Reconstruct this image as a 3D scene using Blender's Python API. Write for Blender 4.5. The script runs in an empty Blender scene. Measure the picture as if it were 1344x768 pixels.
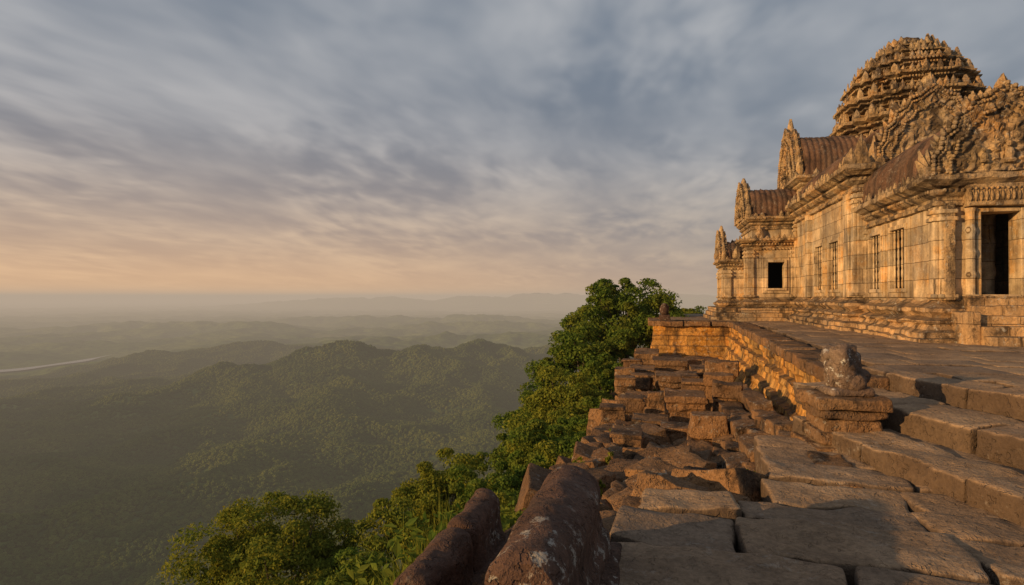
import bpy, math, numpy as np, random
rng=np.random.default_rng(7); random.seed(7)
sc=bpy.context.scene
sc.view_settings.view_transform='Standard'
try: sc.view_settings.look='None'
except Exception: pass
sc.view_settings.exposure=0
# ---------------------------------------------------------------- noise
def _h(i,j,k):
    n=(i*374761393+j*668265263+k*1274126177)&0xFFFFFFFF
    n=((n^(n>>13))*1274126177)&0xFFFFFFFF
    return ((n^(n>>16))&0xFFFF)/65535.0
def vn(p):
    i=np.floor(p).astype(np.int64); f=p-i; f=f*f*(3-2*f)
    x,y,z=i[:,0],i[:,1],i[:,2]; a,b,c=f[:,0],f[:,1],f[:,2]
    def L(dy,dz): return _h(x,y+dy,z+dz)*(1-a)+_h(x+1,y+dy,z+dz)*a
    return ((L(0,0)*(1-b)+L(1,0)*b)*(1-c)+(L(0,1)*(1-b)+L(1,1)*b)*c)*2-1
def fbm(p,o=4):
    s=0;a=.5;q=np.array(p,float)
    for k in range(o):
        s=s+a*vn(q); q=q*2.03+17.3; a*=.5
    return s
def erode(v,amp,freq=2.0,o=3):
    if amp<=0: return v
    d=np.stack([fbm(v*freq+k*31.7,o) for k in range(3)],1)
    return v+d*amp
# ---------------------------------------------------------------- mesh collector
class MB:
    def __init__(s): s.V=[];s.F=[];s.n=0
    def add(s,v,f,m=0):
        v=np.asarray(v,float).reshape(-1,3); f=np.asarray(f,np.int64)
        s.V.append(v); s.F.append((f+s.n,m)); s.n+=len(v)
    def build(s,name,mats,smooth=False,parent=None):
        v=np.concatenate(s.V); me=bpy.data.meshes.new(name)
        loops=np.concatenate([f.ravel() for f,m in s.F])
        cnt=np.concatenate([np.full(len(f),f.shape[1]) for f,m in s.F])
        mi=np.concatenate([np.full(len(f),m) for f,m in s.F])
        st=np.concatenate([[0],np.cumsum(cnt)[:-1]])
        me.vertices.add(len(v)); me.vertices.foreach_set('co',v.ravel())
        me.loops.add(len(loops)); me.loops.foreach_set('vertex_index',loops.astype(np.int32))
        me.polygons.add(len(cnt)); me.polygons.foreach_set('loop_start',st.astype(np.int32))
        try: me.polygons.foreach_set('loop_total',cnt.astype(np.int32))
        except Exception: pass
        for m in mats: me.materials.append(m)
        me.polygons.foreach_set('material_index',mi.astype(np.int32))
        me.polygons.foreach_set('use_smooth',np.full(len(cnt),smooth))
        me.update(calc_edges=True); me.validate()
        o=bpy.data.objects.new(name,me); sc.collection.objects.link(o)
        if parent: o.parent=parent
        return o
def empty(name):
    e=bpy.data.objects.new(name,None); sc.collection.objects.link(e); return e
_tc={}
def topo(nx,ny,nz):
    k=(nx,ny,nz)
    if k in _tc: return _tc[k]
    I=np.full(k,-1); ijk=[]
    for i in range(nx):
        for j in range(ny):
            for l in range(nz):
                if i in(0,nx-1) or j in(0,ny-1) or l in(0,nz-1):
                    I[i,j,l]=len(ijk); ijk.append((i,j,l))
    q=[]
    for l,fl in((0,1),(nz-1,0)):
        for i in range(nx-1):
            for j in range(ny-1):
                a=[I[i,j,l],I[i+1,j,l],I[i+1,j+1,l],I[i,j+1,l]]; q.append(a[::-1] if fl else a)
    for j,fl in((0,0),(ny-1,1)):
        for i in range(nx-1):
            for l in range(nz-1):
                a=[I[i,j,l],I[i+1,j,l],I[i+1,j,l+1],I[i,j,l+1]]; q.append(a[::-1] if fl else a)
    for i,fl in((0,1),(nx-1,0)):
        for j in range(ny-1):
            for l in range(nz-1):
                a=[I[i,j,l],I[i,j+1,l],I[i,j+1,l+1],I[i,j,l+1]]; q.append(a[::-1] if fl else a)
    _tc[k]=(np.array(ijk),np.array(q)); return _tc[k]
def ax(h,r,n):
    if n<=4: return np.array([-h,-h+r,h-r,h])
    return np.concatenate([[-h,-h+r*.35],np.linspace(-h+r,h-r,n-4),[h-r*.35,h]])
def rblock(mb,c,h,r=.03,rz=0,tilt=(0,0),n=(4,4,4),amp=0,freq=2.5,m=0,warp=0):
    r=min(r,min(h)*.8); n=tuple(max(4,k) if k<=4 else max(6,k) for k in n)
    ijk,q=topo(*n); A=[ax(h[k],r,n[k]) for k in range(3)]
    p=np.stack([A[k][ijk[:,k]] for k in range(3)],1)
    hh=np.array(h)-r; cq=np.clip(p,-hh,hh); d=p-cq; L=np.linalg.norm(d,axis=1,keepdims=True); L[L==0]=1
    p=cq+d/L*r
    if warp:
        o=rng.uniform(-warp,warp,8)
        sx,sy=p[:,0]/h[0],p[:,1]/h[1]
        p[:,0]+=o[0]*sy+o[1]*sx*sy; p[:,1]+=o[2]*sx+o[3]*sx*sy
        p[:,2]+=(o[4]*sx+o[5]*sy+o[6]*sx*sy)*.4
    if amp: 
        off=rng.uniform(0,300,3); 
        D=np.stack([fbm(p*freq+off+k*31.7,4) for k in range(3)],1); p=p+D*amp
    tx,ty=tilt
    R=np.array([[math.cos(rz),-math.sin(rz),0],[math.sin(rz),math.cos(rz),0],[0,0,1]])
    X=np.array([[1,0,0],[0,math.cos(tx),-math.sin(tx)],[0,math.sin(tx),math.cos(tx)]])
    Y=np.array([[math.cos(ty),0,math.sin(ty)],[0,1,0],[-math.sin(ty),0,math.cos(ty)]])
    p=p@(R@X@Y).T+np.array(c); mb.add(p,q,m)
def sweep(mb,path,prof,closed=False,seg=.4,amp=.012,freq=2.5,cap=False,m=0):
    P=[np.array(p,float) for p in path]; N=len(P); pts=[];mit=[]
    def nr(a,b):
        t=(b-a)/np.linalg.norm(b-a); return np.array([t[1],-t[0]])
    ns=N if closed else N-1
    segn=[nr(P[i],P[(i+1)%N]) for i in range(ns)]
    for i in range(N):
        if closed: a,b=segn[i-1],segn[i]
        else: a=segn[max(i-1,0)]; b=segn[min(i,ns-1)]
        mm=(a+b)/(1+a@b); pts.append(P[i]); mit.append(mm)
        if i<ns:
            L=np.linalg.norm(P[(i+1)%N]-P[i]); k=max(1,int(math.ceil(L/seg)))
            for j in range(1,k):
                pts.append(P[i]+(P[(i+1)%N]-P[i])*j/k); mit.append(segn[i])
    pts=np.array(pts);mit=np.array(mit);K=len(pts);V=[]
    for off,z in prof:
        V.append(np.concatenate([pts+mit*off,np.full((K,1),z)],1))
    V=np.concatenate(V); q=[]
    for r_ in range(len(prof)-1):
        for j in range(K if closed else K-1):
            j2=(j+1)%K; q.append([r_*K+j,r_*K+j2,(r_+1)*K+j2,(r_+1)*K+j])
    V=erode(V,amp,freq); mb.add(V,q,m)
    if cap:
        top=V[-K:]; c=top.mean(0); vv=np.concatenate([top,[c]])
        mb.add(vv,[[j,(j+1)%K,K] for j in range(K)],m)
def quad(mb,a,b,c,d,m=0): mb.add([a,b,c,d],[[0,1,2,3]],m)
def wall(mb,p0,p1,z0,z1,ops=(),depth=.3,back=True,seg=.5,amp=.012,m=0):
    p0=np.array(p0,float);p1=np.array(p1,float);L=np.linalg.norm(p1-p0);t=(p1-p0)/L;n=np.array([t[1],-t[0]])
    S=set(np.round(np.linspace(0,L,max(2,int(L/seg)+1)),3));Z=set(np.round(np.linspace(z0,z1,max(2,int((z1-z0)/seg)+1)),3))
    for o in ops:
        S={s for s in S if not(o[0]<s<o[1])}|{o[0],o[1]}; Z={z for z in Z if not(o[2]<z<o[3])}|{o[2],o[3]}
    S=sorted(S);Z=sorted(Z);V=[]
    for z in Z:
        for s in S:
            p=p0+t*s; V.append([p[0],p[1],z])
    K=len(S);q=[]
    for i in range(len(Z)-1):
        for j in range(K-1):
            sm=(S[j]+S[j+1])/2;zm=(Z[i]+Z[i+1])/2
            if any(o[0]<sm<o[1] and o[2]<zm<o[3] for o in ops): continue
            q.append([i*K+j,i*K+j+1,(i+1)*K+j+1,(i+1)*K+j])
    mb.add(erode(np.array(V),amp,2.5),q,m)
    for s0,s1,za,zb in ops:
        def W(s,z,o): p=p0+t*s+n*o; return [p[0],p[1],z]
        e=.01
        quad(mb,W(s0,za,e),W(s0,za,-depth),W(s0,zb,-depth),W(s0,zb,e),m)
        quad(mb,W(s1,za,e),W(s1,za,-depth),W(s1,zb,-depth),W(s1,zb,e),m)
        quad(mb,W(s0,za,e),W(s1,za,e),W(s1,za,-depth),W(s0,za,-depth),m)
        quad(mb,W(s0,zb,e),W(s1,zb,e),W(s1,zb,-depth),W(s0,zb,-depth),m)
        if back: quad(mb,W(s0,za,-depth),W(s1,za,-depth),W(s1,zb,-depth),W(s0,zb,-depth),m)
def lbox(mb,p0,p1,s0,s1,z0,z1,o0,o1,r=.02,m=0,amp=.006,n=(4,4,4)):
    p0=np.array(p0,float);p1=np.array(p1,float);t=(p1-p0)/np.linalg.norm(p1-p0);nn=np.array([t[1],-t[0]])
    c=p0+t*(s0+s1)/2+nn*(o0+o1)/2
    rblock(mb,(c[0],c[1],(z0+z1)/2),((s1-s0)/2,(o1-o0)/2,(z1-z0)/2),r,math.atan2(t[1],t[0]),amp=amp,m=m,n=n)
def lathe(mb,c,prof,n=12,m=0,amp=0,freq=3):
    a=np.linspace(0,2*math.pi,n,endpoint=False);V=[]
    for r,z in prof: V.append(np.stack([c[0]+r*np.cos(a),c[1]+r*np.sin(a),np.full(n,z)],1))
    V=np.concatenate(V);q=[[i*n+j,i*n+(j+1)%n,(i+1)*n+(j+1)%n,(i+1)*n+j] for i in range(len(prof)-1) for j in range(n)]
    mb.add(erode(V,amp,freq),q,m)
_a=np.linspace(0,2*math.pi,8,endpoint=False)
_bv=np.concatenate([[[0,0,1]]]+[np.stack([s*np.cos(_a),s*np.sin(_a),np.full(8,z)],1) for s,z in((.7,.7),(1,0),(.7,-.7))]+[[[0,0,-1]]])
_bt=np.array([[0,1+j,1+(j+1)%8] for j in range(8)]+[[25,17+(j+1)%8,17+j] for j in range(8)])
_bq=np.array([[1+r*8+j,9+r*8+j,9+r*8+(j+1)%8,1+r*8+(j+1)%8] for r in range(2) for j in range(8)])
def blob(mb,c,s,m=0):
    v=_bv*np.array(s)+np.array(c); n0=mb.n; mb.add(v,_bt,m); mb.F.append((_bq+n0,m))
_lo=np.array([(-.42,0),(-.55,.22),(-.5,.45),(-.36,.62),(-.25,.8),(-.1,.93),(.03,1.12),(.13,.93),(.26,.8),(.36,.62),(.5,.45),(.55,.22),(.42,0)])
def flame(mb,b,up,side,nn,w,h,t,m=0):
    b=np.array(b,float);up=np.array(up,float);side=np.array(side,float);nn=np.array(nn,float)
    j=rng.uniform(.85,1.15,2)
    o=b+_lo[:,:1]*w*j[0]*side+_lo[:,1:]*h*j[1]*up; f=o+nn*t*.35; bk=o-nn*t*.35
    c1=b+up*h*.4+nn*t; c2=b+up*h*.4-nn*t; K=len(o)
    v=np.concatenate([f,bk,[c1,c2]])
    tr=[[i,(i+1)%K,2*K] for i in range(K)]+[[K+(i+1)%K,K+i,2*K+1] for i in range(K)]
    n0=mb.n; mb.add(v,tr,m); mb.F.append((np.array([[i,(i+1)%K,K+(i+1)%K,K+i] for i in range(K)])+n0,m))
def rowline(path,closed,sp):
    N=len(path)
    for i in range(N if closed else N-1):
        a=np.array(path[i],float);b=np.array(path[(i+1)%N],float);L=np.linalg.norm(b-a)
        if L<sp*.6: continue
        t=(b-a)/L;n=np.array([t[1],-t[0]]);k=max(1,int(L/sp))
        for j in range(k): yield a+(b-a)*(j+.5)/k,t,n
def blobrow(mb,path,off,z,sp,s,closed=False,m=0):
    for p,t,n in rowline(path,closed,sp):
        c=p+n*off; e=abs(t[0])
        blob(mb,(c[0],c[1],z),(s if e>.5 else s*.6,s*.6 if e>.5 else s,s*1.1),m)
def leafrow(mb,path,off,z,sp,w,h,closed=False,m=0,skip=.12):
    for p,t,n in rowline(path,closed,sp):
        if rng.random()<skip: continue
        c=p+n*off; flame(mb,(c[0],c[1],z),(0,0,1),(t[0],t[1],0),(n[0],n[1],0),w,h*rng.uniform(.7,1.1),w*.3,m)
def pediment(mb,cx,cy,z0,hw,h,face,th=.3,m=0):
    if face=='S': side=np.array([1.,0,0]);nn=np.array([0,-1.,0])
    else: side=np.array([0,-1.,0]);nn=np.array([-1.,0,0])
    O=np.array([cx,cy,z0],float);up=np.array([0,0,1.])
    half=[(1.0,0),(1.0,.2),(.9,.3),(.86,.47),(.72,.55),(.66,.7),(.5,.76),(.42,.88),(.24,.92),(.1,1.0),(0,1.04)]
    xs=np.array([p[0] for p in half][::-1]);zs=np.array([p[1] for p in half][::-1])
    nx,nz=90,54;g=np.linspace(-1,1,nx);V=[];SX=[];SZ=[]
    for z in np.linspace(0,1,nz):
        for x in g:
            zt=np.interp(abs(x),xs,zs) if abs(x)<.999 else .1
            V.append(O+side*x*hw+up*z*zt*h);SX.append(x*hw);SZ.append(z*zt*h)
    V=np.array(V);SX=np.array(SX);SZ=np.array(SZ)
    q=np.array([[i*nx+j,i*nx+j+1,(i+1)*nx+j+1,(i+1)*nx+j] for i in range(nz-1) for j in range(nx-1)])
    ax_=np.abs(SX);u_=ax_*11;w_=SZ*11
    sc1=np.sin(u_+1.6*np.sin(w_*.8))*np.sin(w_+1.6*np.sin(u_*.7))
    r2=np.abs(vn(np.stack([ax_*10,SZ*10,SZ*0+cx],1)))
    F=V+nn*(th*.5+(sc1*.05+r2*.08)[:,None]); B=V-nn*(th*.5)
    mb.add(F,q,m); mb.add(B,q[:,::-1],m)
    ol=[(x,np.interp(abs(x),xs,zs) if abs(x)<.999 else 0) for x in g]
    T=np.array([O+side*x*hw+up*z*h for x,z in ol]); K=len(T)
    mb.add(np.concatenate([T+nn*th*.6,T-nn*th*.6]),[[j,j+1,K+j+1,K+j] for j in range(K-1)],m)
    for sc_,o_,bs in((1.0,.62,.06),(.93,.6,.04),(.78,.72,.045)):
        pl=[np.array([x*sc_,z*sc_]) for x,z in [(-a,b) for a,b in half]+[(a,b) for a,b in half[::-1][1:]]]
        for i in range(len(pl)-1):
            L=np.linalg.norm((pl[i+1]-pl[i])*np.array([hw,h]));k=max(1,int(L/(bs*1.6)))
            for j in range(k):
                p=pl[i]+(pl[i+1]-pl[i])*j/k
                s=bs
                blob(mb,O+side*p[0]*hw+up*p[1]*h+nn*th*o_,(s,s,s),m)
    for fx,fs in((0,1.),(-.33,.7),(.33,.7)):
        b0=O+side*fx*hw+up*h*.1+nn*th*.75
        blob(mb,b0+up*h*.1*fs,(.1*fs,.1*fs,.17*fs));blob(mb,b0+up*h*.22*fs,(.07*fs,.07*fs,.08*fs));blob(mb,b0+up*h*.02,(.17*fs,.1*fs,.07*fs))
    pl=[(-a,b) for a,b in half]+[(a,b) for a,b in half[::-1][1:]]
    P=[np.array([x*hw,z*h]) for x,z in pl]
    for i in range(len(P)-1):
        L=np.linalg.norm(P[i+1]-P[i]);k=max(1,int(L/(h*.07)))
        for j in range(k):
            p=P[i]+(P[i+1]-P[i])*(j+.5)/k
            ctr=np.array([0,h*.12]);d=p-ctr;d/=np.linalg.norm(d);d=d*.75+np.array([0,.6]);d/=np.linalg.norm(d)
            u=side*d[0]+up*d[1];s=side*d[1]-up*d[0]
            flame(mb,O+side*p[0]+up*p[1]-u*.03,u,s,nn,h*.075,h*rng.uniform(.08,.13),th*.25,m)
    for sg in(-1,1):
        for a_,l_ in((.05,.3),(.35,.25),(.7,.2),(-.3,.22)):
            d=np.array([sg*math.sin(a_),math.cos(a_)]);u=side*d[0]+up*d[1];s=side*d[1]-up*d[0]
            flame(mb,O+side*sg*hw*1.02+up*h*.02,u,s,nn,h*.11,h*l_,th*.45,m)
        rblock(mb,O+side*sg*hw+up*h*.03,(h*.09,h*.09,h*.06),.03,amp=.02,m=m)
    flame(mb,O+up*h*.98,up,side,nn,h*.12,h*.2,th*.4,m)
def vault(mb,p0,p1,hw,z0,z1,rib=.24,m=0,crest=True):
    p0=np.array(p0,float);p1=np.array(p1,float);L=np.linalg.norm(p1-p0);t=(p1-p0)/L;n=np.array([t[1],-t[0]])
    S=np.arange(0,L+.001,rib/5);th=np.linspace(-math.pi/2,math.pi/2,27);V=[]
    for s in S:
        rr=.05*abs(math.sin(math.pi*s/rib))**.7
        for a in th:
            st=.02*(math.floor(abs(a)*6)%2)
            o=(hw+rr+st)*math.sin(a);z=z0+(z1-z0+rr)*max(0,math.cos(a))**.72
            p=p0+t*s+n*o;V.append([p[0],p[1],z])
    K=len(th);q=[[i*K+j,i*K+j+1,(i+1)*K+j+1,(i+1)*K+j] for i in range(len(S)-1) for j in range(K-1)]
    V=erode(np.array(V),.04,1.5);mb.add(V,q,m)
    for e in(0,len(S)-1):
        ring=V[e*K:(e+1)*K];c=(ring[0]+ring[-1])/2;mb.add(np.concatenate([ring,[c]]),[[j,j+1,K] for j in range(K-1)],m)
    if crest:
        for s in np.arange(.1,L,.28):
            p=p0+t*s
            if rng.random()<.35: continue
            flame(mb,(p[0],p[1],z1),(0,0,1),(t[0],t[1],0),(n[0],n[1],0),.1,rng.uniform(.08,.16),.05,m)
# ---------------------------------------------------------------- materials
class NT:
    def __init__(s,nt): s.t=nt;nt.nodes.clear()
    def n(s,ty,ins=None,**pr):
        k=s.t.nodes.new(ty)
        for a,b in pr.items(): setattr(k,a,b)
        if ins:
            for a,b in ins.items():
                if isinstance(b,bpy.types.NodeSocket): s.t.links.new(b,k.inputs[a])
                else: k.inputs[a].default_value=b
        return k
    def math(s,op,a,b=0,c=0,clamp=False):
        k=s.n('ShaderNodeMath',{0:a,1:b,2:c},operation=op);k.use_clamp=clamp;return k.outputs[0]
    def ramp(s,f,lo,hi,a=0.,b=1.):
        k=s.n('ShaderNodeMapRange',{0:f,1:lo,2:hi,3:a,4:b},interpolation_type='SMOOTHSTEP');return k.outputs[0]
    def mix(s,f,a,b,bt='MIX'):
        k=s.n('ShaderNodeMix',data_type='RGBA',blend_type=bt)
        for i,v in((0,f),(6,a),(7,b)):
            if isinstance(v,bpy.types.NodeSocket): s.t.links.new(v,k.inputs[i])
            else: k.inputs[i].default_value=v if i==0 else (tuple(v)+(1,))[:4]
        return k.outputs[2]
    def noise(s,v,sc_,d=4,r=.55):
        return s.n('ShaderNodeTexNoise',{'Vector':v,'Scale':sc_,'Detail':d,'Roughness':r}).outputs[0]
def stone(name,c1,c2,dark,brick=None,stain=.5,lichen=.25,streak=True,bumpd=.02,warm=None,island=False,topdark=0,grain=1.,lowdark=None,lc=(.5,.48,.42),sidedark=0,grey=0,gc=(.24,.215,.185)):
    m=bpy.data.materials.new(name);m.use_nodes=True;T=NT(m.node_tree)
    g=T.n('ShaderNodeNewGeometry');P=g.outputs['Position']
    sp=T.n('ShaderNodeSeparateXYZ',{0:P});X,Y,Z=sp.outputs
    uu=T.math('ADD',X,Y)
    big=T.noise(P,.7,3,.6);mid=T.noise(P,3.2,5,.6);fine=T.noise(P,24,4,.7)
    col=T.mix(T.ramp(big,.35,.65),c1,c2)
    h=T.math('MULTIPLY',fine,.5*grain);h=T.math('ADD',h,T.math('MULTIPLY',mid,1.0))
    pit=T.ramp(T.noise(P,11,3,.6),.36,.44,0.,.3*grain);h=T.math('ADD',h,pit)
    if warm:
        w=T.noise(P,1.3,3,.6);col=T.mix(T.math('MULTIPLY',T.ramp(w,.48,.66),.75),col,warm)
    if grey:
        gn_=T.noise(P,.85,5,.65);col=T.mix(T.math('MULTIPLY',T.ramp(gn_,.47,.6),grey),col,gc)
    if brick:
        bv=T.n('ShaderNodeCombineXYZ',{0:T.math('ADD',uu,T.math('MULTIPLY',mid,.05)),1:T.math('ADD',Z,T.math('MULTIPLY',mid,.04)),2:0.}).outputs[0]
        b=T.n('ShaderNodeTexBrick',{'Vector':bv,'Color1':(.66,.70,.76,1),'Color2':(1.22,1.14,1.04,1),'Mortar':(.34,.29,.24,1),'Scale':1.,'Mortar Size':.008,'Mortar Smooth':.35,'Bias':.1,'Brick Width':brick[0],'Row Height':brick[1]},offset_frequency=2,squash=.7,squash_frequency=3)
        col=T.mix(1.,col,b.outputs[0],'MULTIPLY')
        h=T.math('SUBTRACT',h,T.math('MULTIPLY',b.outputs[1],.8))
    if island:
        r=g.outputs['Random Per Island']
        col=T.mix(1.,col,T.mix(r,(.72,.72,.75),(1.22,1.15,1.03)),'MULTIPLY')
    col=T.mix(1.,col,T.mix(T.ramp(mid,.3,.7),(.72,.70,.68),(1.2,1.18,1.15)),'MULTIPLY')
    a_=.12*grain
    col=T.mix(1.,col,T.mix(T.ramp(fine,.35,.65),(1-a_*2,1-a_*2,1-a_*2),(1+a_,1+a_,1+a_)),'MULTIPLY')
    if streak:
        sv=T.n('ShaderNodeCombineXYZ',{0:T.math('MULTIPLY',uu,2.6),1:T.math('MULTIPLY',X,.7),2:T.math('MULTIPLY',Z,.4)}).outputs[0]
        s_=T.noise(sv,1.,4,.6);col=T.mix(T.math('MULTIPLY',T.ramp(s_,.49,.66),stain),col,dark)
    d_=T.noise(P,1.6,6,.7);col=T.mix(T.math('MULTIPLY',T.ramp(d_,.49,.64),stain),col,dark)
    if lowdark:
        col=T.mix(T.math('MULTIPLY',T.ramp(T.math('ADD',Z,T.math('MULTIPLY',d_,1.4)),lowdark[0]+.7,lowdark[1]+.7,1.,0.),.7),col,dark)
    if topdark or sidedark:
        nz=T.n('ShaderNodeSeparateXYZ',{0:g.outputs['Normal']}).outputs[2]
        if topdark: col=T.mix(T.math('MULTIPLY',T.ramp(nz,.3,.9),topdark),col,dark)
        if sidedark: col=T.mix(T.math('MULTIPLY',T.ramp(T.math('ADD',nz,T.math('MULTIPLY',T.math('SUBTRACT',mid,.5),1.2)),.25,.85,1.,0.),sidedark),col,dark)  # darkens side faces: step shading put into the colour along with riser stain
    l_=T.noise(P,9,5,.78);l2=T.noise(P,1.3,2,.5)
    lm=T.math('MULTIPLY',T.ramp(l_,.55,.62),T.ramp(l2,.45,.6));col=T.mix(T.math('MULTIPLY',lm,lichen),col,lc)
    bump=T.n('ShaderNodeBump',{'Height':h,'Distance':bumpd*2.2,'Strength':1.}).outputs[0]
    bs=T.n('ShaderNodeBsdfPrincipled',{'Base Color':col,'Roughness':.88,'Normal':bump})
    bs.inputs['Specular IOR Level'].default_value=.2
    T.n('ShaderNodeOutputMaterial',{0:bs.outputs[0]});return m
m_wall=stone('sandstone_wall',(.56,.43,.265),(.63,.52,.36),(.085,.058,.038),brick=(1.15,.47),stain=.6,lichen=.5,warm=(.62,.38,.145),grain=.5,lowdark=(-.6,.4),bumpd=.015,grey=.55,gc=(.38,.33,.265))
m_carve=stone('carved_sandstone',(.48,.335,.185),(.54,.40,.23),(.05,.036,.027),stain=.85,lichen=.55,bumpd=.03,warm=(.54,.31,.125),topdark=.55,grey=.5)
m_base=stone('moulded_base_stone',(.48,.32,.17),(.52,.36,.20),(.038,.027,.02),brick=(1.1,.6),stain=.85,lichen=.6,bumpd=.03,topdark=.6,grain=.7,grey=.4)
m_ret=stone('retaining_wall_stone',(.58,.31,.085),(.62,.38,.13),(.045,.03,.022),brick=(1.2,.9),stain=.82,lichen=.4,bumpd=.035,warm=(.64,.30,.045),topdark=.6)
m_roof=stone('roof_tile_stone',(.14,.08,.052),(.18,.105,.068),(.03,.022,.018),stain=.75,lichen=.25,bumpd=.02,grey=.5,gc=(.12,.09,.07))
m_dark=stone('recess_shade_tint',(.04,.03,.022),(.05,.036,.026),(.02,.016,.013),stain=.6,lichen=.05)  # near-black colour stands in for shade inside windows and rooms
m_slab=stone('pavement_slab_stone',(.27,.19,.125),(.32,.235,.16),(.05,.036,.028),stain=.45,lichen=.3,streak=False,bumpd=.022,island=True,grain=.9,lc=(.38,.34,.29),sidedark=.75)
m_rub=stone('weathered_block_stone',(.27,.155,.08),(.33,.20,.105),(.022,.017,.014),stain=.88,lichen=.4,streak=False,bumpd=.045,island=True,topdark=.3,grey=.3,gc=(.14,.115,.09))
m_naga=stone('dark_lichen_stone',(.085,.05,.037),(.11,.065,.048),(.02,.015,.012),stain=.65,lichen=.5,streak=False,bumpd=.026)
m_lion=stone('pale_lichen_stone',(.16,.10,.07),(.24,.18,.14),(.03,.022,.018),stain=.6,lichen=1.0,streak=False,bumpd=.03,lc=(.62,.60,.55))
def leafmat(name,a,b,c):
    m=bpy.data.materials.new(name);m.use_nodes=True;T=NT(m.node_tree)
    g=T.n('ShaderNodeNewGeometry');n=T.noise(g.outputs['Position'],1.1,3,.6)
    col=T.mix(g.outputs['Random Per Island'],a,b);col=T.mix(T.math('MULTIPLY',T.ramp(n,.45,.65),.7),col,c)
    d=T.n('ShaderNodeBsdfDiffuse',{'Color':col});t=T.n('ShaderNodeBsdfTranslucent',{'Color':col})
    x=T.n('ShaderNodeMixShader',{0:.4,1:d.outputs[0],2:t.outputs[0]});T.n('ShaderNodeOutputMaterial',{0:x.outputs[0]});return m
m_leaf=leafmat('leaf_green',(.07,.13,.022),(.16,.22,.038),(.20,.21,.032))
m_leafy=leafmat('leaf_yellow_green',(.13,.17,.026),(.27,.26,.038),(.15,.195,.032))
def simple(name,c,r=.9):
    m=bpy.data.materials.new(name);m.use_nodes=True;T=NT(m.node_tree)
    g=T.n('ShaderNodeNewGeometry');n=T.noise(g.outputs['Position'],6,4,.6)
    col=T.mix(n,tuple(x*.6 for x in c),tuple(x*1.4 for x in c))
    bm=T.n('ShaderNodeBump',{'Height':n,'Distance':.03}).outputs[0]
    b=T.n('ShaderNodeBsdfPrincipled',{'Base Color':col,'Roughness':r,'Normal':bm});T.n('ShaderNodeOutputMaterial',{0:b.outputs[0]});return m
m_bark=simple('bark',(.09,.07,.05))
# ---------------------------------------------------------------- terrain
RIV=np.array([(-9000,700),(-5300,2130),(-4050,2650),(-3880,3000),(-3960,3500),(-4160,3950)],float)
def segd(x,y,a,b):
    ab=b-a;t=np.clip(((x-a[0])*ab[0]+(y-a[1])*ab[1])/(ab@ab),0,1)
    return np.hypot(x-a[0]-t*ab[0],y-a[1]-t*ab[1]),t
def rivd(x,y):
    d=np.full(x.shape,1e9)
    for i in range(len(RIV)-1): d=np.minimum(d,segd(x,y,RIV[i],RIV[i+1])[0])
    return d
def ground(x,y):
    x=np.asarray(x,float);y=np.asarray(y,float);z0=np.zeros_like(x)
    P=np.stack([x,y,z0],-1).reshape(-1,3)
    def F(s,o): return fbm(P/s+5.5,o).reshape(x.shape)
    f1=F(1500,5);v=-470+F(3600,4)*50+np.maximum(0,.33-np.abs(f1))*190
    spur=(1-np.abs(F(560,4))*2.4);v=v+spur*60-22
    R=[((-2050,1850),(-1250,2250),50,140,350),((-1250,2250),(-780,2700),145,122,380),((-1150,2250),(-900,1450),130,15,220),((-1600,2050),(-1750,1250),100,0,200),
       ((-780,2700),(-150,3500),122,140,400),((-780,2700),(-500,1900),115,10,210),((-150,3500),(250,4300),140,180,420),((-150,3500),(-330,2500),140,15,240),((-2300,4600),(-600,4900),80,130,400),((-3000,2900),(-2200,3900),50,100,320),
       ((-5200,9000),(-2500,8800),90,130,900),((250,4300),(2600,5600),190,190,700),((-700,5900),(1200,7300),140,140,600),((-3200,6600),(-1400,7200),80,130,480),((-7500,7000),(-4500,6200),50,100,600),
       ((-1750,-500),(-2500,1000),400,330,420)]  # last ridge: unseen hill added so its shadow darkens the near valley
    hz=np.zeros_like(x)
    wx=x+F(500,3)*260;wy=y+F(600,3)*220
    for a,b,h0,h1,w in R:
        d,t=segd(wx,wy,np.array(a,float),np.array(b,float));hh=(h0+(h1-h0)*t)*np.exp(-(d/w)**1.6);hz=np.maximum(hz,hh)+.2*np.minimum(hz,hh)
    rid=1-np.abs(F(260,4))*2.6
    v=v+hz*(.80+.24*rid)
    far=np.zeros_like(x)
    for (cx,cy,hh,w) in((-6200,21500,470,2500),(-4300,22300,575,1500),(-3000,22800,540,2300),(-700,23500,605,1900),(700,23000,570,2300),(3500,24500,520,2500),(-10500,21000,430,3600)):
        far=np.maximum(far,hh*np.exp(-(((x-cx)/(w*1.3))**2+((y-cy)/1500)**2)))
    v=v+far*(1+.12*F(900,4))
    rd=rivd(x,y);k=np.exp(-(rd/480)**2);v=v*(1-k)+(-462)*k
    zb=np.interp(y,[-20,3,5.2,6.5,9,14,28,45],[-2.05,-2.05,-2.1,-2.3,-2.75,-3.35,-4.25,-4.6])
    xe=np.interp(y,[0,4.6,6,9],[-1.75,-1.7,-1.1,-1.0])
    e=np.maximum(0,xe-x);f=np.maximum(0,y-43);b=np.maximum(0,-25-y);r=np.maximum(0,x-60)
    d=np.sqrt(e*e+f*f+b*b+r*r)
    s=zb-1.2*d+np.minimum(d*.15,9)*F(14,4)*2+np.minimum(d*.05,25)*F(120,3)*2
    k=30.;m=np.maximum(s,v);dd=np.abs(s-v)
    out=m+np.where(dd<k,(k-dd)**2/(4*k),0)
    return np.where(d<25,np.maximum(s,v),out)
rad=np.concatenate([[0],np.geomspace(.6,400,150),np.geomspace(410,9000,330),np.geomspace(9300,60000,60)])
angc=math.radians(90+13.2)
ang=np.concatenate([np.linspace(-48,48,520),np.linspace(49.5,310.5,150)])*math.pi/180+angc
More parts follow.
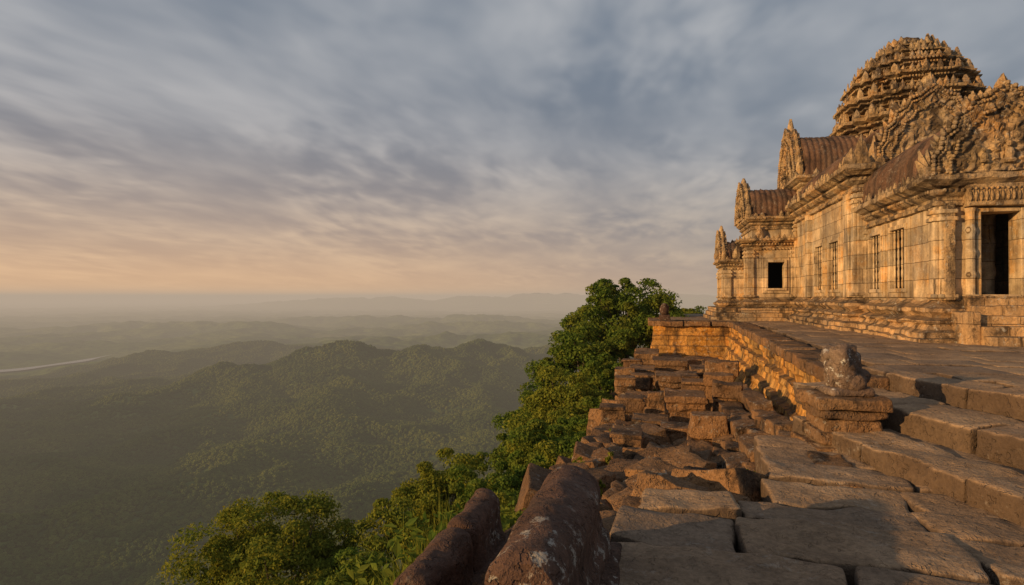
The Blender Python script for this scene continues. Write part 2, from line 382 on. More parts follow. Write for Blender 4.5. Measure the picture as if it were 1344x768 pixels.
A,Rr=np.meshgrid(ang,rad);gx=Rr*np.cos(A);gy=Rr*np.sin(A);gz=ground(gx,gy)
V=np.stack([gx,gy,gz],-1).reshape(-1,3);K=len(ang)
i,j=np.meshgrid(np.arange(len(rad)-1),np.arange(K),indexing='ij')
q=np.stack([i*K+j,(i+1)*K+j,(i+1)*K+(j+1)%K,i*K+(j+1)%K],-1).reshape(-1,4)
mt=bpy.data.materials.new('forest_ground');mt.use_nodes=True;T=NT(mt.node_tree)
g=T.n('ShaderNodeNewGeometry');P=g.outputs['Position']
n1=T.noise(P,.0016,5,.6);n2=T.noise(P,.02,4,.7)
col=T.mix(T.ramp(n1,.4,.62),(.045,.075,.026),(.09,.115,.036));col=T.mix(1.,col,T.mix(T.ramp(n2,.3,.7),(.5,.55,.55),(1.45,1.4,1.2)),'MULTIPLY')
n3=T.noise(P,.0006,5,.65);col=T.mix(T.math('MULTIPLY',T.ramp(n3,.56,.66),.5),col,(.15,.15,.08))
zz=T.n('ShaderNodeSeparateXYZ',{0:P}).outputs[2];n4=T.noise(P,3,5,.7)
col=T.mix(T.ramp(zz,-9,-5),col,T.mix(n4,(.04,.03,.02),(.11,.085,.055)))
b=T.n('ShaderNodeBsdfDiffuse',{'Color':col});T.n('ShaderNodeOutputMaterial',{0:b.outputs[0]})
mb=MB();mb.add(V,q);mb.build('terrain',[mt],True)
mw=bpy.data.materials.new('river_water');mw.use_nodes=True;T=NT(mw.node_tree)
b=T.n('ShaderNodeBsdfPrincipled',{'Base Color':(.12,.11,.09,1),'Roughness':.3});T.n('ShaderNodeOutputMaterial',{0:b.outputs[0]})
mb=MB();tt=np.linspace(0,len(RIV)-1,60);rx=np.interp(tt,range(len(RIV)),RIV[:,0]);ry=np.interp(tt,range(len(RIV)),RIV[:,1])
for _ in range(3): rx[1:-1]=(rx[:-2]+rx[1:-1]*2+rx[2:])/4;ry[1:-1]=(ry[:-2]+ry[1:-1]*2+ry[2:])/4
dx=np.gradient(rx);dy=np.gradient(ry);L=np.hypot(dx,dy);wv=(55+20*np.sin(tt*5))*np.clip((tt[-1]-tt)/1.5,0,1)+2
l=np.stack([rx-dy/L*wv,ry+dx/L*wv,np.full(60,-453.)],1);r_=np.stack([rx+dy/L*wv,ry-dx/L*wv,np.full(60,-453.)],1)
mb.add(np.concatenate([l,r_]),[[i,i+1,61+i,60+i] for i in range(59)]);mb.build('river',[mw])
# forest canopy (instanced inside one object)
N=175000;u=rng.random(N);d=np.sqrt(420**2+u*(4300**2-420**2));a=angc+np.radians(rng.uniform(-13,49,N))
px=d*np.cos(a);py=d*np.sin(a);ok=rivd(px,py)>190;px,py=px[ok],py[ok]
cl=fbm(np.stack([px/160,py/160,px*0],1),4)
ok=(cl+rng.uniform(-.3,.6,len(px)))>-.3;px,py=px[ok],py[ok];pz=ground(px,py)
sz=rng.uniform(3.4,6.6,len(px))*(1+.3*fbm(np.stack([px/90,py/90,px*0],1),2))
me=bpy.data.meshes.new('forest');me.vertices.add(len(px));me.vertices.foreach_set('co',np.stack([px,py,pz+sz*.3],1).ravel())
at=me.attributes.new('sz','FLOAT','POINT');at.data.foreach_set('value',sz.astype(np.float32))
fo=bpy.data.objects.new('distant_forest',me);sc.collection.objects.link(fo)
mf=bpy.data.materials.new('canopy_green');mf.use_nodes=True;T=NT(mf.node_tree)
oi=T.n('ShaderNodeObjectInfo');g=T.n('ShaderNodeNewGeometry');n=T.noise(g.outputs['Position'],.5,2,.7)
n5=T.noise(g.outputs['Position'],.006,4,.6)
col=T.mix(oi.outputs['Random'],(.045,.07,.02),(.08,.10,.03));col=T.mix(1.,col,T.mix(n,(.4,.45,.45),(1.55,1.5,1.35)),'MULTIPLY')
col=T.mix(1.,col,T.mix(T.ramp(n5,.35,.65),(.75,.82,.82),(1.35,1.2,.95)),'MULTIPLY')
b=T.n('ShaderNodeBsdfDiffuse',{'Color':col});T.n('ShaderNodeOutputMaterial',{0:b.outputs[0]})
gn=bpy.data.node_groups.new('canopy','GeometryNodeTree')
gn.interface.new_socket('Geometry',in_out='INPUT',socket_type='NodeSocketGeometry');gn.interface.new_socket('Geometry',in_out='OUTPUT',socket_type='NodeSocketGeometry')
nn=gn.nodes;lk=gn.links.new
gi=nn.new('NodeGroupInput');go=nn.new('NodeGroupOutput');iop=nn.new('GeometryNodeInstanceOnPoints');gti=nn.new('GeometryNodeGeometryToInstance')
for k in range(4):
    ico=nn.new('GeometryNodeMeshIcoSphere');ico.inputs['Radius'].default_value=1;ico.inputs['Subdivisions'].default_value=3
    sp=nn.new('GeometryNodeSetPosition');no=nn.new('ShaderNodeTexNoise');no.noise_dimensions='4D';no.inputs['W'].default_value=k*7.3;no.inputs['Scale'].default_value=1.9;no.inputs['Detail'].default_value=3
    pos=nn.new('GeometryNodeInputPosition');s1=nn.new('ShaderNodeMath');s1.operation='SUBTRACT';s1.inputs[1].default_value=.5
    s2=nn.new('ShaderNodeMath');s2.operation='MULTIPLY';s2.inputs[1].default_value=2.2
    sv=nn.new('ShaderNodeVectorMath');sv.operation='SCALE'
    lk(no.outputs[0],s1.inputs[0]);lk(s1.outputs[0],s2.inputs[0]);lk(pos.outputs[0],sv.inputs[0]);lk(s2.outputs[0],sv.inputs['Scale'])
    lk(ico.outputs[0],sp.inputs['Geometry']);lk(sv.outputs[0],sp.inputs['Offset'])
    sm=nn.new('GeometryNodeSetMaterial');sm.inputs['Material'].default_value=mf;lk(sp.outputs[0],sm.inputs[0]);lk(sm.outputs[0],gti.inputs[0])
na=nn.new('GeometryNodeInputNamedAttribute');na.data_type='FLOAT';na.inputs[0].default_value='sz'
rv=nn.new('FunctionNodeRandomValue');rv.data_type='FLOAT_VECTOR';rv.inputs[0].default_value=(-.2,-.2,0);rv.inputs[1].default_value=(.2,.2,6.28)
ri=nn.new('FunctionNodeRandomValue');ri.data_type='INT'
for s_ in ri.inputs:
    if s_.type=='INT' and s_.name=='Min': s_.default_value=0
    if s_.type=='INT' and s_.name=='Max': s_.default_value=3
lk(gi.outputs[0],iop.inputs['Points']);lk(gti.outputs[0],iop.inputs['Instance']);iop.inputs['Pick Instance'].default_value=True
lk([o for o in ri.outputs if o.enabled][0],iop.inputs['Instance Index']);lk([o for o in rv.outputs if o.enabled][0],iop.inputs['Rotation'])
lk([o for o in na.outputs if o.enabled][0],iop.inputs['Scale']);lk(iop.outputs[0],go.inputs[0])
md=fo.modifiers.new('canopy','NODES');md.node_group=gn
# haze : absorbing volume whose own glow stands in for scattered light
mh=bpy.data.materials.new('valley_haze');mh.use_nodes=True;T=NT(mh.node_tree)
SG=1/10500.
ab=T.n('ShaderNodeVolumeAbsorption',{'Color':(0,0,0,1),'Density':SG});em=T.n('ShaderNodeEmission',{'Color':(.46,.365,.275,1),'Strength':SG})
ad=T.n('ShaderNodeAddShader',{0:ab.outputs[0],1:em.outputs[0]});T.n('ShaderNodeOutputMaterial',{'Volume':ad.outputs[0]})
mb=MB();S_=45000;x0,x1,y0,y1,z0,z1=-S_,S_,-S_,S_,-700,110
mb.add([[x0,y0,z0],[x1,y0,z0],[x1,y1,z0],[x0,y1,z0],[x0,y0,z1],[x1,y0,z1],[x1,y1,z1],[x0,y1,z1]],[[3,2,1,0],[4,5,6,7],[0,1,5,4],[1,2,6,5],[2,3,7,6],[3,0,4,7]])
mb.build('haze',[mh])
# ---------------------------------------------------------------- temple
T0=empty('khmer_temple')
W=MB();Cv=MB();B=MB();Rf=MB()
def baseprof(z0,z1,o): 
    pr=[(1,0),(1,.12),(.82,.14),(.82,.26),(.6,.32),(.5,.42),(.62,.46),(.62,.52),(.45,.56),(.3,.62),(.38,.68),(.5,.74),(.5,.82),(.3,.86),(.12,.93),(.03,1.0)]
    return [(a*o,z0+(z1-z0)*b) for a,b in pr]
def cornprof(z0,z1,o):
    pr=[(.0,0),(.22,.04),(.22,.16),(.06,.2),(.06,.3),(.3,.36),(.46,.44),(.46,.52),(.2,.56),(.6,.64),(.82,.74),(1,.8),(1,.97),(.85,1.0),(-1.6,1.02)]
    return [(a*o,z0+(z1-z0)*b) for a,b in pr]
def frame(p0,p1,op,win=False):
    s0,s1,za,zb=op
    for w,o in(((.26,.045),(.12,.09)) if win else ((.24,.07),(.11,.14))):
        lbox(W,p0,p1,s0-w,s0,za-w,zb+w,-.02,o);lbox(W,p0,p1,s1,s1+w,za-w,zb+w,-.02,o+.003)
        lbox(W,p0,p1,s0-.001,s1+.001,zb,zb+w-.004,-.02,o-.003);lbox(W,p0,p1,s0-.001,s1+.001,za-w+.004,za,-.02,o+.006)
def balusters(p0,p1,op,k=4):
    p0=np.array(p0,float);p1=np.array(p1,float);t=(p1-p0)/np.linalg.norm(p1-p0);n=np.array([t[1],-t[0]])
    s0,s1,za,zb=op;r=(s1-s0)/k*.125
    for i in range(k):
        c=p0+t*(s0+(i+.5)*(s1-s0)/k)-n*.02;H=zb-za
        pr=[(r*(1 if (j%4) else .6),za+H*j/24) for j in range(25)]
        lathe(W,c,pr,8)
def section(pts,ops,zb0,zb1,zw,zc,bo,co,bal=True,leaf=.26):
    for i in range(len(pts)-1):
        o=ops.get(i,[])
        wins=[x[:4] for x in o if x[4]=='w'];drs=[x[:4] for x in o if x[4]=='d']
        P0=np.array(pts[i],float);P1=np.array(pts[i+1],float);t=(P1-P0)/np.linalg.norm(P1-P0);n=np.array([t[1],-t[0]])
        wall(W,pts[i],pts[i+1],zb1-.05,zw+.1,wins+drs,depth=.4,back=False,seg=.5,amp=.014)
        for op in wins:
            frame(pts[i],pts[i+1],op,True);balusters(pts[i],pts[i+1],op)
            # near-black box paints in the shade behind the balusters (sides + back)
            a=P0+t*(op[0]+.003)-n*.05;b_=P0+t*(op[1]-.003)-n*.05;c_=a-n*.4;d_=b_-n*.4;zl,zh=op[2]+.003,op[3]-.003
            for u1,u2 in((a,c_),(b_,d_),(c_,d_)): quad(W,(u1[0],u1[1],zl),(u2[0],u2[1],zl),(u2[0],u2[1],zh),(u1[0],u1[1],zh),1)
        for op in drs: frame(pts[i],pts[i+1],op)
        L=np.linalg.norm(P1-P0)
        for s in (0,L):
            a,b_=(0.0,.34) if s==0 else (L-.34,L)
            lbox(W,pts[i],pts[i+1],a,b_,zb1,zw-.0,-.02,.1,r=.03,n=(4,4,8),amp=.02)
            for zz_ in (zw-.12,zw-.3,zb1+.1):lbox(W,pts[i],pts[i+1],a-.04,b_+.04,zz_-.06,zz_+.05,-.02,.15,r=.03)
    sweep(B,pts,baseprof(zb0,zb1,bo),seg=.2,amp=.08,freq=3.5)
    sweep(Cv,pts,cornprof(zw,zc,co),seg=.2,amp=.06,freq=4)
    blobrow(Cv,pts,co*.2,zw+(zc-zw)*.1,.14,.05);blobrow(Cv,pts,co*.95,zw+(zc-zw)*.88,.17,.06)
    blobrow(Cv,pts,co*.5,zw+(zc-zw)*.5,.13,.045)
    if leaf: leafrow(Cv,pts,co*.7,zc-.02,leaf*1.15,leaf*.7,leaf*.8,skip=.3)
g0=-1.14
pA=[(6.8,22.4),(6.8,17.0),(9.4,17.0),(9.4,22.4)]
section(pA,{0:[(.65,1.65,.25,1.93,'w'),(2.4,3.5,.25,1.93,'w')],1:[(.86,1.68,.06,2.05,'d')]},g0,-.08,2.22,2.98,.6,.4)
vault(Rf,(8.1,17.2),(8.1,22.6),1.42,3.0,4.5)
pediment(Cv,8.1,16.85,2.98,1.55,2.0,'S',.4)
sweep(Cv,[(6.95,17.3),(6.95,22)],[(0,2.9),(0,3.2),(.1,3.25),(.1,3.4),(-.1,3.45)],seg=.3,amp=.02)
lbox(Cv,pA[1],pA[2],.5,2.1,2.18,2.72,.0,.3,r=.04,amp=.05,n=(16,4,10))
for k in range(14):
    x_=7.36+k*.112;blob(Cv,(x_,16.69,2.42),(.04,.05,.13));blob(Cv,(x_,16.68,2.6),(.032,.04,.038));blob(Cv,(x_+.056,16.7,2.45),(.02,.03,.16))
for s in(.62,1.92):
    lathe(W,(6.8+s,16.86),[(.1*(1 if j%5 else 1.25),.0+2.15*j/20) for j in range(21)],12)
    lbox(W,pA[1],pA[2],s-.13,s+.13,-.1,.06,0,.3)
for s in(.2,2.35):
    lbox(Cv,pA[1],pA[2],s-.12,s+.12,-.08,2.3,.0,.14,r=.03,n=(6,4,24),amp=.03)
lathe(W,(8.42,18.3),[(.17*(1 if j%4 else 1.2),-.1+2.6*j/14) for j in range(15)],12)
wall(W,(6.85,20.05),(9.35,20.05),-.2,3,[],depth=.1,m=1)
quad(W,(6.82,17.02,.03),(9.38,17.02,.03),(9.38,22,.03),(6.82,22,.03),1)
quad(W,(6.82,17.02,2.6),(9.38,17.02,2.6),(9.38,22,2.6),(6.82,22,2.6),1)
for k in range(5):
    rblock(B,(8.07,16.75-.24*k,(-1.14+(.03-.23*k))/2-.01),(.82,.16,(1.17-.23*k)/2+.012),.035,n=(14,6,6),amp=.03)
for sx in(7.1,9.04):
    rblock(B,(sx,16.35,-.75),(.16,.38,.42),.04,n=(6,8,8),amp=.04)
# B : main hall
pB=[(6.5,31.25),(6.5,22.2),(11.3,22.2),(11.3,31.25)]
section(pB,{0:[(3.9,5.1,.28,2.03,'w'),(5.95,7.2,.28,2.03,'w')]},g0,.0,3.45,4.35,.65,.46,leaf=.34)
lbox(W,pB[0],pB[1],8.1,8.7,0,3.5,-.02,.17,n=(4,4,12),amp=.02)
lbox(W,pB[0],pB[1],2.6,3.1,0,3.5,-.02,.17,n=(4,4,12),amp=.02)
vault(Rf,(8.9,22.5),(8.9,31.2),2.25,4.3,5.9)
pediment(Cv,8.7,22.25,4.4,1.6,2.3,'S',.4)
leafrow(Cv,[(6.75,31),(6.75,22.3)],0,4.3,.8,.45,.6,skip=0.15)
for x_,h_ in((6.6,1.0),(6.95,.7),(6.3,.6)): flame(Cv,(x_,22.1,4.3),(0,0,1),(1,0,0),(0,-1,0),.4,h_,.15)
# C wing
pC=[(4.3,35.2),(4.3,31.2),(6.6,31.2)]
section(pC,{1:[(.95,1.68,.42,1.66,'d')]},g0,-.05,2.25,2.8,.7,.36,leaf=.22)
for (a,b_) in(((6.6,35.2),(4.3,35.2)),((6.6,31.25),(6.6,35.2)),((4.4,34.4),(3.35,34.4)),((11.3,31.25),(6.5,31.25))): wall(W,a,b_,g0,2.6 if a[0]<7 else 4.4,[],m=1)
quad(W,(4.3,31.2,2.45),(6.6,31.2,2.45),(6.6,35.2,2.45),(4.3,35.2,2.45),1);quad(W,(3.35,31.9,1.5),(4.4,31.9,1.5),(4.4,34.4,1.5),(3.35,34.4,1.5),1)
pC1=[(4.6,35),(4.6,31.5),(6.9,31.5)]
sweep(W,pC1,[(0,2.7),(0,3.35)],seg=.4);sweep(Cv,pC1,cornprof(3.25,3.9,.3),seg=.25,amp=.03);blobrow(Cv,pC1,.28,3.8,.16,.05)
leafrow(Cv,pC1,.2,3.88,.26,.2,.22,skip=.3)
vault(Rf,(4.6,33.2),(7.2,33.2),1.75,3.88,5.4);pediment(Cv,4.45,33.2,3.88,1.65,1.9,'W',.35)
pC2=[(6.75,35.6),(6.75,30.9),(9.6,30.9)]
sweep(W,pC2,[(0,3.6),(0,5.1)],seg=.4);sweep(Cv,pC2,cornprof(4.95,5.7,.36),seg=.25,amp=.035);blobrow(Cv,pC2,.34,5.58,.18,.06)
leafrow(Cv,pC2,.25,5.68,.32,.26,.28,skip=.3)
vault(Rf,(6.9,33.2),(9.8,33.2),2.2,5.65,7.9);pediment(Cv,6.7,33.2,5.7,1.9,2.7,'W',.4)
pC0=[(3.35,34.4),(3.35,31.9),(4.4,31.9)]
section(pC0,{0:[(.8,1.7,-.05,1.2,'d')]},g0,-.1,1.35,1.85,.6,.3,leaf=.2)
vault(Rf,(3.5,33.15),(4.5,33.15),1.2,1.85,2.8);pediment(Cv,3.35,33.15,1.85,1.2,1.5,'W',.3)
sweep(B,[(2.9,36),(2.9,31.0),(4.0,31.0),(4.0,30.3),(6.4,30.3)],[(.25,g0),(.25,-.95),(.12,-.93),(.12,-.75),(0,-.72),(0,-.52),(-1,-.5)],seg=.3,amp=.04)
for (x_,y_,z_) in((3.9,31.7,1.9),(4.9,31.3,2.85),(3.1,32.2,1.9)): 
    flame(Cv,(x_,y_,z_),(0,0,1),(1,0,0),(0,-1,0),.35,.6,.12)
# D sanctuary body and tower
pD=[(8.9,36.8),(8.9,30.2),(15.4,30.2),(15.4,36.8)]
sweep(W,pD,[(0,-1.1),(0,5.6)],closed=True,seg=.5);sweep(Cv,pD,cornprof(5.2,6.2,.45),closed=True,seg=.3,amp=.04)
def plan(cx,cy,r):
    qd=[(1,-.36),(1,.36),(.88,.36),(.88,.58),(.74,.58),(.74,.74),(.58,.74),(.58,.88),(.36,.88),(.36,1)]
    pts=[]
    for k in range(4):
        c,s=[(1,0),(0,1),(-1,0),(0,-1)][k]
        for x,y in qd[1:]: pts.append((cx+r*(x*c-y*s),cy+r*(x*s+y*c)))
    return pts
tx,ty=12.05,33.5
tiers=[(5.9,7.3,2.8),(7.25,8.5,2.8),(8.45,9.5,2.62),(9.45,10.35,2.32),(10.3,11.05,1.9),(11.0,11.6,1.42),(11.55,12.0,1.0)]
for k,(a,b_,r) in enumerate(tiers):
    H=b_-a;pl=plan(tx,ty,r)
    pr=[(.1,a),(.1,a+.07*H),(-.12,a+.12*H),(-.22,a+.16*H),(-.22,a+.44*H),(-.02,a+.47*H),(.02,a+.52*H),(-.08,a+.56*H),(.2,a+.64*H),(.24,a+.7*H),(.08,a+.74*H),(.38,a+.83*H),(.42,a+.94*H),(.1,a+H),(-.5,a+H+.03)]
    sweep(Cv,pl,[(o*(.55+.45*r/3),z) for o,z in pr],closed=True,seg=.16,amp=.09,freq=3.5,cap=True)
    blobrow(Cv,pl,.4*(.55+.45*r/3),a+.88*H,.15,.06,closed=True);blobrow(Cv,pl,.22,a+.67*H,.12,.045,closed=True)
    leafrow(Cv,pl,.26,b_-.03,.25,.2,.24+.04*r,closed=True,skip=.15)
    leafrow(Cv,pl,-.16,a+.14*H,.2,.15,H*.36,closed=True,skip=.0)
    for c,s in((1,0),(0,1),(-1,0),(0,-1)):
        for w_,h_,o_ in((.85,.9,.12),(.5,.65,.28)):
            b0=(tx+c*(r+o_),ty+s*(r+o_),a+.05*H);flame(Cv,b0,(0,0,1),(-s,c,0),(c,s,0),w_*r*.3,H*h_,.16)
    for sx in(-1,1):
        for sy in(-1,1):
            for q1,q2 in((.8,.8),(.95,.55),(.55,.95)):
                rblock(Cv,(tx+sx*r*q1,ty+sy*r*q2,b_+.1),(.12,.12,.14),.05,amp=.05)
                flame(Cv,(tx+sx*r*q1,ty+sy*r*q2,b_+.15),(0,0,1),(sx*.7,-sy*.7,0),(sx*.7,sy*.7,0),.24,.28,.13)
lathe(Cv,(tx,ty),[(.95,11.9),(1.1,12.05),(1.0,12.15),(.82,12.15),(.92,12.3),(.76,12.42),(.5,12.43),(.54,12.55),(.32,12.62),(0.01,12.64)],28,amp=.1)
W.build('walls',[m_wall,m_dark],False,T0);Cv.build('carved_cornices_pediments_and_tower',[m_carve],False,T0);B.build('moulded_base',[m_base],False,T0);Rf.build('vaulted_roofs',[m_roof],True,T0)
# ---------------------------------------------------------------- terrace
TE=empty('stone_terrace')
R=MB()
rp=[(0.1,41),(0.1,29.8),(3.72,29.8),(3.02,9.7)]
prof=[(1.75,-5.4),(1.75,-4.35),(1.55,-4.3),(1.5,-3.95),(1.3,-3.9),(1.28,-3.65),(1.08,-3.55),(1.0,-3.3),(1.06,-3.24),(1.04,-3.1),(.84,-3.0),(.7,-2.75),(.56,-2.5),(.6,-2.42),(.58,-2.3),(.44,-2.24),(.38,-2.02),(.44,-1.95),(.42,-1.82),(.3,-1.76),(.3,-1.62),(.38,-1.56),(.38,-1.36)]
sweep(R,rp[2:],prof,seg=.14,amp=.1,freq=2.2)
prof2=[(o*.5,z) for o,z in prof];sweep(R,[(0.1,41),(0.1,29.8),(3.72,29.8)],prof2,seg=.14,amp=.06,freq=2.2)
R.build('retaining_wall',[m_ret],False,TE)
E=MB()
for p,t,n in rowline(rp,False,1.15):
    o=.08+rng.uniform(-.03,.03);c=p+n*o
    rblock(E,(c[0],c[1],-1.24+rng.uniform(-.015,.015)),(.565,.36,.12),.04,math.atan2(t[1],t[0]),n=(14,10,7),amp=.06)
E.build('coping_stones',[m_rub],True,TE)
Fm=MB()
y=5.2
while y<41:
    dy=rng.uniform(.8,1.15);x=0.2 if y>30.2 else 3.0;x+=rng.uniform(0,.4)
    while x<24:
        w=rng.uniform(.9,1.7);cx,cy=x+w/2,y+dy/2
        xl=np.interp(cy,[9.7,29.8],[3.45,4.1]) if cy<30.3 else .5
        if cy<10.4: xl=3.35+.32*(10.2-cy)+.45
        xx0=max(x,xl)
        if x+w>xl+.3 and not(cy>17.3 and xx0>7.2 and x>7.2 and cy<35):
            ww=x+w-xx0
            rblock(Fm,(xx0+ww/2,cy,-1.25+rng.uniform(-.012,.012)),(ww/2-.008,dy/2-.008,.15),.025,0,(rng.normal(0,.003),rng.normal(0,.004)),n=(12,10,4),amp=.024,freq=1.8)
        x+=w
    y+=dy
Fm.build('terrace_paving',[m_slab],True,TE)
# ---------------------------------------------------------------- stairs
St=MB();rz=.305;dv=np.array([-math.sin(rz),math.cos(rz)]);nv=np.array([math.cos(rz),math.sin(rz)])
for (ex,ey,zt,L0,L1,dep) in((3.18,9.95,-1.085,-5.6,.35,.55),(2.55,8.9,-1.315,-6.5,1.2,.85),(2.1,7.3,-1.54,-5.5,1.0,.7)):
    s=L0
    while s<L1:
        l=rng.uniform(1.1,1.9);l=min(l,L1-s+.3);a=s+l/2;o=rng.uniform(-.025,.025)
        c=np.array([ex,ey])+dv*a+nv*(dep/2+o)
        rblock(St,(c[0],c[1],zt-.16+rng.uniform(-.012,.008)),(dep/2,l/2-.01,.16),.04,rz+rng.uniform(-.012,.012),(rng.uniform(-.008,.008),rng.uniform(-.015,.01)),n=(18,30,10),amp=.055,freq=2.4,warp=.012)
        s+=l
    c=np.array([ex,ey])+dv*(L0+L1)/2+nv*(dep+.55);rblock(St,(c[0],c[1],zt-.25),(.75,(L1-L0)/2-.3,.2),.03,rz,n=(8,20,4),amp=.03)
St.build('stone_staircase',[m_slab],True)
Pd=MB();pc=(2.2,8.1)
for (hw,z0,z1) in((.44,-1.95,-1.72),(.38,-1.72,-1.58),(.32,-1.58,-1.42),(.36,-1.42,-1.32),(.4,-1.32,-1.17)):
    rblock(Pd,(pc[0],pc[1],(z0+z1)/2),(hw,hw,(z1-z0)/2+.004),.03,.12,n=(14,14,6),amp=.06)
Pd.build('statue_pedestal',[m_rub],True)
Ln=MB()
rblock(Ln,(pc[0]+.03,pc[1],-1.13),(.25,.24,.05),.04,.12,n=(10,10,6),amp=.04)
def egg(mb,c,r,rot=0,amp=.05,n=28,fq=4,ty_=0):
    k=n//2;V=[]
    for i in range(k+1):
        t=math.pi*i/k
        for j in range(n):
            a=2*math.pi*j/n;V.append([math.sin(t)*math.cos(a),math.sin(t)*math.sin(a),math.cos(t)])
    V=np.array(V);V=np.sign(V)*np.abs(V)**.85*np.array(r);V=V+fbm(V*fq+rng.uniform(0,99,3),4)[:,None]*V/np.array(r).mean()*amp*2
    ct,s2=math.cos(ty_),math.sin(ty_);V=V@np.array([[ct,0,-s2],[0,1,0],[s2,0,ct]])
    c_,s_=math.cos(rot),math.sin(rot);V=V@np.array([[c_,s_,0],[-s_,c_,0],[0,0,1]])+np.array(c)
    mb.add(V,[[i*n+j,(i+1)*n+j,(i+1)*n+(j+1)%n,i*n+(j+1)%n] for i in range(k) for j in range(n)])
x_,y_=pc
egg(Ln,(x_-.01,y_,-.90),(.175,.19,.28),.1,.06,fq=8,ty_=-.08)
egg(Ln,(x_+.09,y_+.02,-1.0),(.18,.19,.15),.1,.06,fq=8,ty_=.3)
egg(Ln,(x_-.0,y_,-.78),(.165,.18,.17),.1,.08,fq=10)
egg(Ln,(x_-.09,y_-.02,-.80),(.09,.11,.09),.1,.06,fq=9)
for sy in(-1,1):
    egg(Ln,(x_-.12,y_+sy*.09,-1.03),(.055,.055,.12),0,.05);egg(Ln,(x_+.08,y_+sy*.14,-1.04),(.12,.07,.09),0,.05)
Ln.build('guardian_lion_statue',[m_lion],True)
Sg=MB();rblock(Sg,(.45,30.1,-.98),(.26,.26,.14),.05,n=(8,8,6),amp=.04);egg(Sg,(.45,30.1,-.65),(.22,.24,.28));egg(Sg,(.42,30.0,-.4),(.15,.17,.15))
Sg.build('worn_guardian_statue',[m_naga],True)
# ---------------------------------------------------------------- foreground pavement
Pv=MB();rp_=-.1;ca,sa=math.cos(rp_),math.sin(rp_)
y=.2
while y<7.9:
    dy=rng.uniform(.5,.82);x=-.42+rng.uniform(-.06,.1)
    while x<5.2:
        w=rng.uniform(.8,1.7);cx,cy=x+w/2,y+dy/2
        wx,wy=cx*ca-cy*sa-.35,cx*sa+cy*ca+.1
        if not((wy>5.75 and wx<1.2)) and wx<2.5+.3*(8-wy)+.6:
            rblock(Pv,(wx,wy,-1.91+rng.uniform(-.02,.02)),(w/2-.006,dy/2-.006,.16),.04,rp_+rng.uniform(-.012,.012),(rng.uniform(-.012,.012),rng.uniform(-.01,.01)),n=(30,22,6),amp=.055,freq=2.4,warp=.035)
        x+=w
    y+=dy
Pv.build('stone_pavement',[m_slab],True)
# ---------------------------------------------------------------- naga rails
def rail(mb,x,y0,y1,zt,r,hgt,tilt=0,drift=0):
    nS=60;S=np.linspace(0,1,nS)
    ph=np.linspace(-math.pi*.5,math.pi*.5,25)
    sec=[(-1.25,-hgt),(-1.25,-hgt*.72),(-1.1,-hgt*.68),(-.95,-hgt*.5)]
    dome=[(math.sin(a),-r+r*max(math.cos(a),0)**.8) for a in ph]
    sec=sec+[(p,z) for p,z in dome]+[(-a,b) for a,b in sec[::-1]]
    sec=np.array(sec);K=len(sec);V=[]
    for s in S:
        e=min(s,1-s)*(y1-y0);k=1-.2*max(0,1-e/(r*.45))**2
        zz_=np.where(sec[:,1]>-r*1.01,-r+(sec[:,1]+r)*k,sec[:,1])
        V.append(np.stack([x+drift*s+sec[:,0]*r*k,np.full(K,y0+(y1-y0)*s),zt+zz_+tilt*(s-.5)],1))
    flat=np.concatenate(V);q=[[i*K+j,i*K+j+1,(i+1)*K+j+1,(i+1)*K+j] for i in range(nS-1) for j in range(K-1)]
    flat=erode(flat,.04,2.6,3);flat=erode(flat,.02,9,4);mb.add(flat,q)
    for e in(0,nS-1):
        ring=flat[e*K:(e+1)*K];c=ring.mean(0);c[1]+=(-.03 if e==0 else .03);mb.add(np.concatenate([ring,[c]]),[[j,j+1,K] for j in range(K-1)])
Ng=MB()
rail(Ng,-.66,1.0,2.72,-1.38,.19,.45);rail(Ng,-.6,2.78,4.3,-1.18,.205,.62,.05,.05)
rblock(Ng,(-.58,2.7,-1.86),(.36,1.75,.13),.05,n=(12,40,6),amp=.06)
Ng.build('naga_balustrade',[m_naga],True)
Ng=MB();rail(Ng,-1.42,1.9,3.2,-1.66,.135,.42,.04,.04);rail(Ng,-1.36,3.25,4.0,-1.58,.13,.5,.04,.03);rail(Ng,-1.32,4.04,4.65,-1.52,.12,.5,.06,.03)
rblock(Ng,(-1.34,3.2,-2.05),(.26,1.5,.16),.05,n=(10,40,6),amp=.06);Ng.build('naga_balustrade.001',[m_naga],True)
# ---------------------------------------------------------------- ruined platform and rubble
def gz1(x,y): return float(ground(np.array([x]),np.array([y]))[0])
Pp=MB()
def pier(xa,xb,ya,yb,z1,o=.28):
    z0=gz1((xa+xb)/2,(ya+yb)/2)-.3
    pr=[(1,0),(1,.16),(.7,.19),(.7,.3),(.35,.36),(.2,.46),(.35,.5),(.35,.56),(.15,.6),(0,.68),(.12,.76),(.4,.8),(.4,.88),(.65,.91),(.65,1.0)]
    sweep(Pp,[(xa,ya),(xb,ya),(xb,yb),(xa,yb)],[(a*o,z0+(z1-z0)*b) for a,b in pr],closed=True,seg=.12,amp=.09,freq=3,cap=True)
for a in((.35,.95,13.9,14.7,-2.15,.2),(-.35,.15,13.0,13.6,-2.55,.18),(.2,1.1,19.0,20.0,-2.35,.25),(1.3,2.1,20.5,21.6,-2.3,.25),(-.7,-.1,17.2,18.3,-2.75,.2),(-.75,-.15,21.5,23,-2.5,.2),(.1,1.0,23.6,24.8,-2.35,.28),(-.7,.0,26,28.6,-2.35,.22),(1.4,2.3,25.4,26.6,-2.5,.28),(.4,1.0,27.3,28.6,-2.6,.22)):
    pier(*a)
Pp.build('ruined_moulded_platform',[m_rub],False)
Rb=MB()
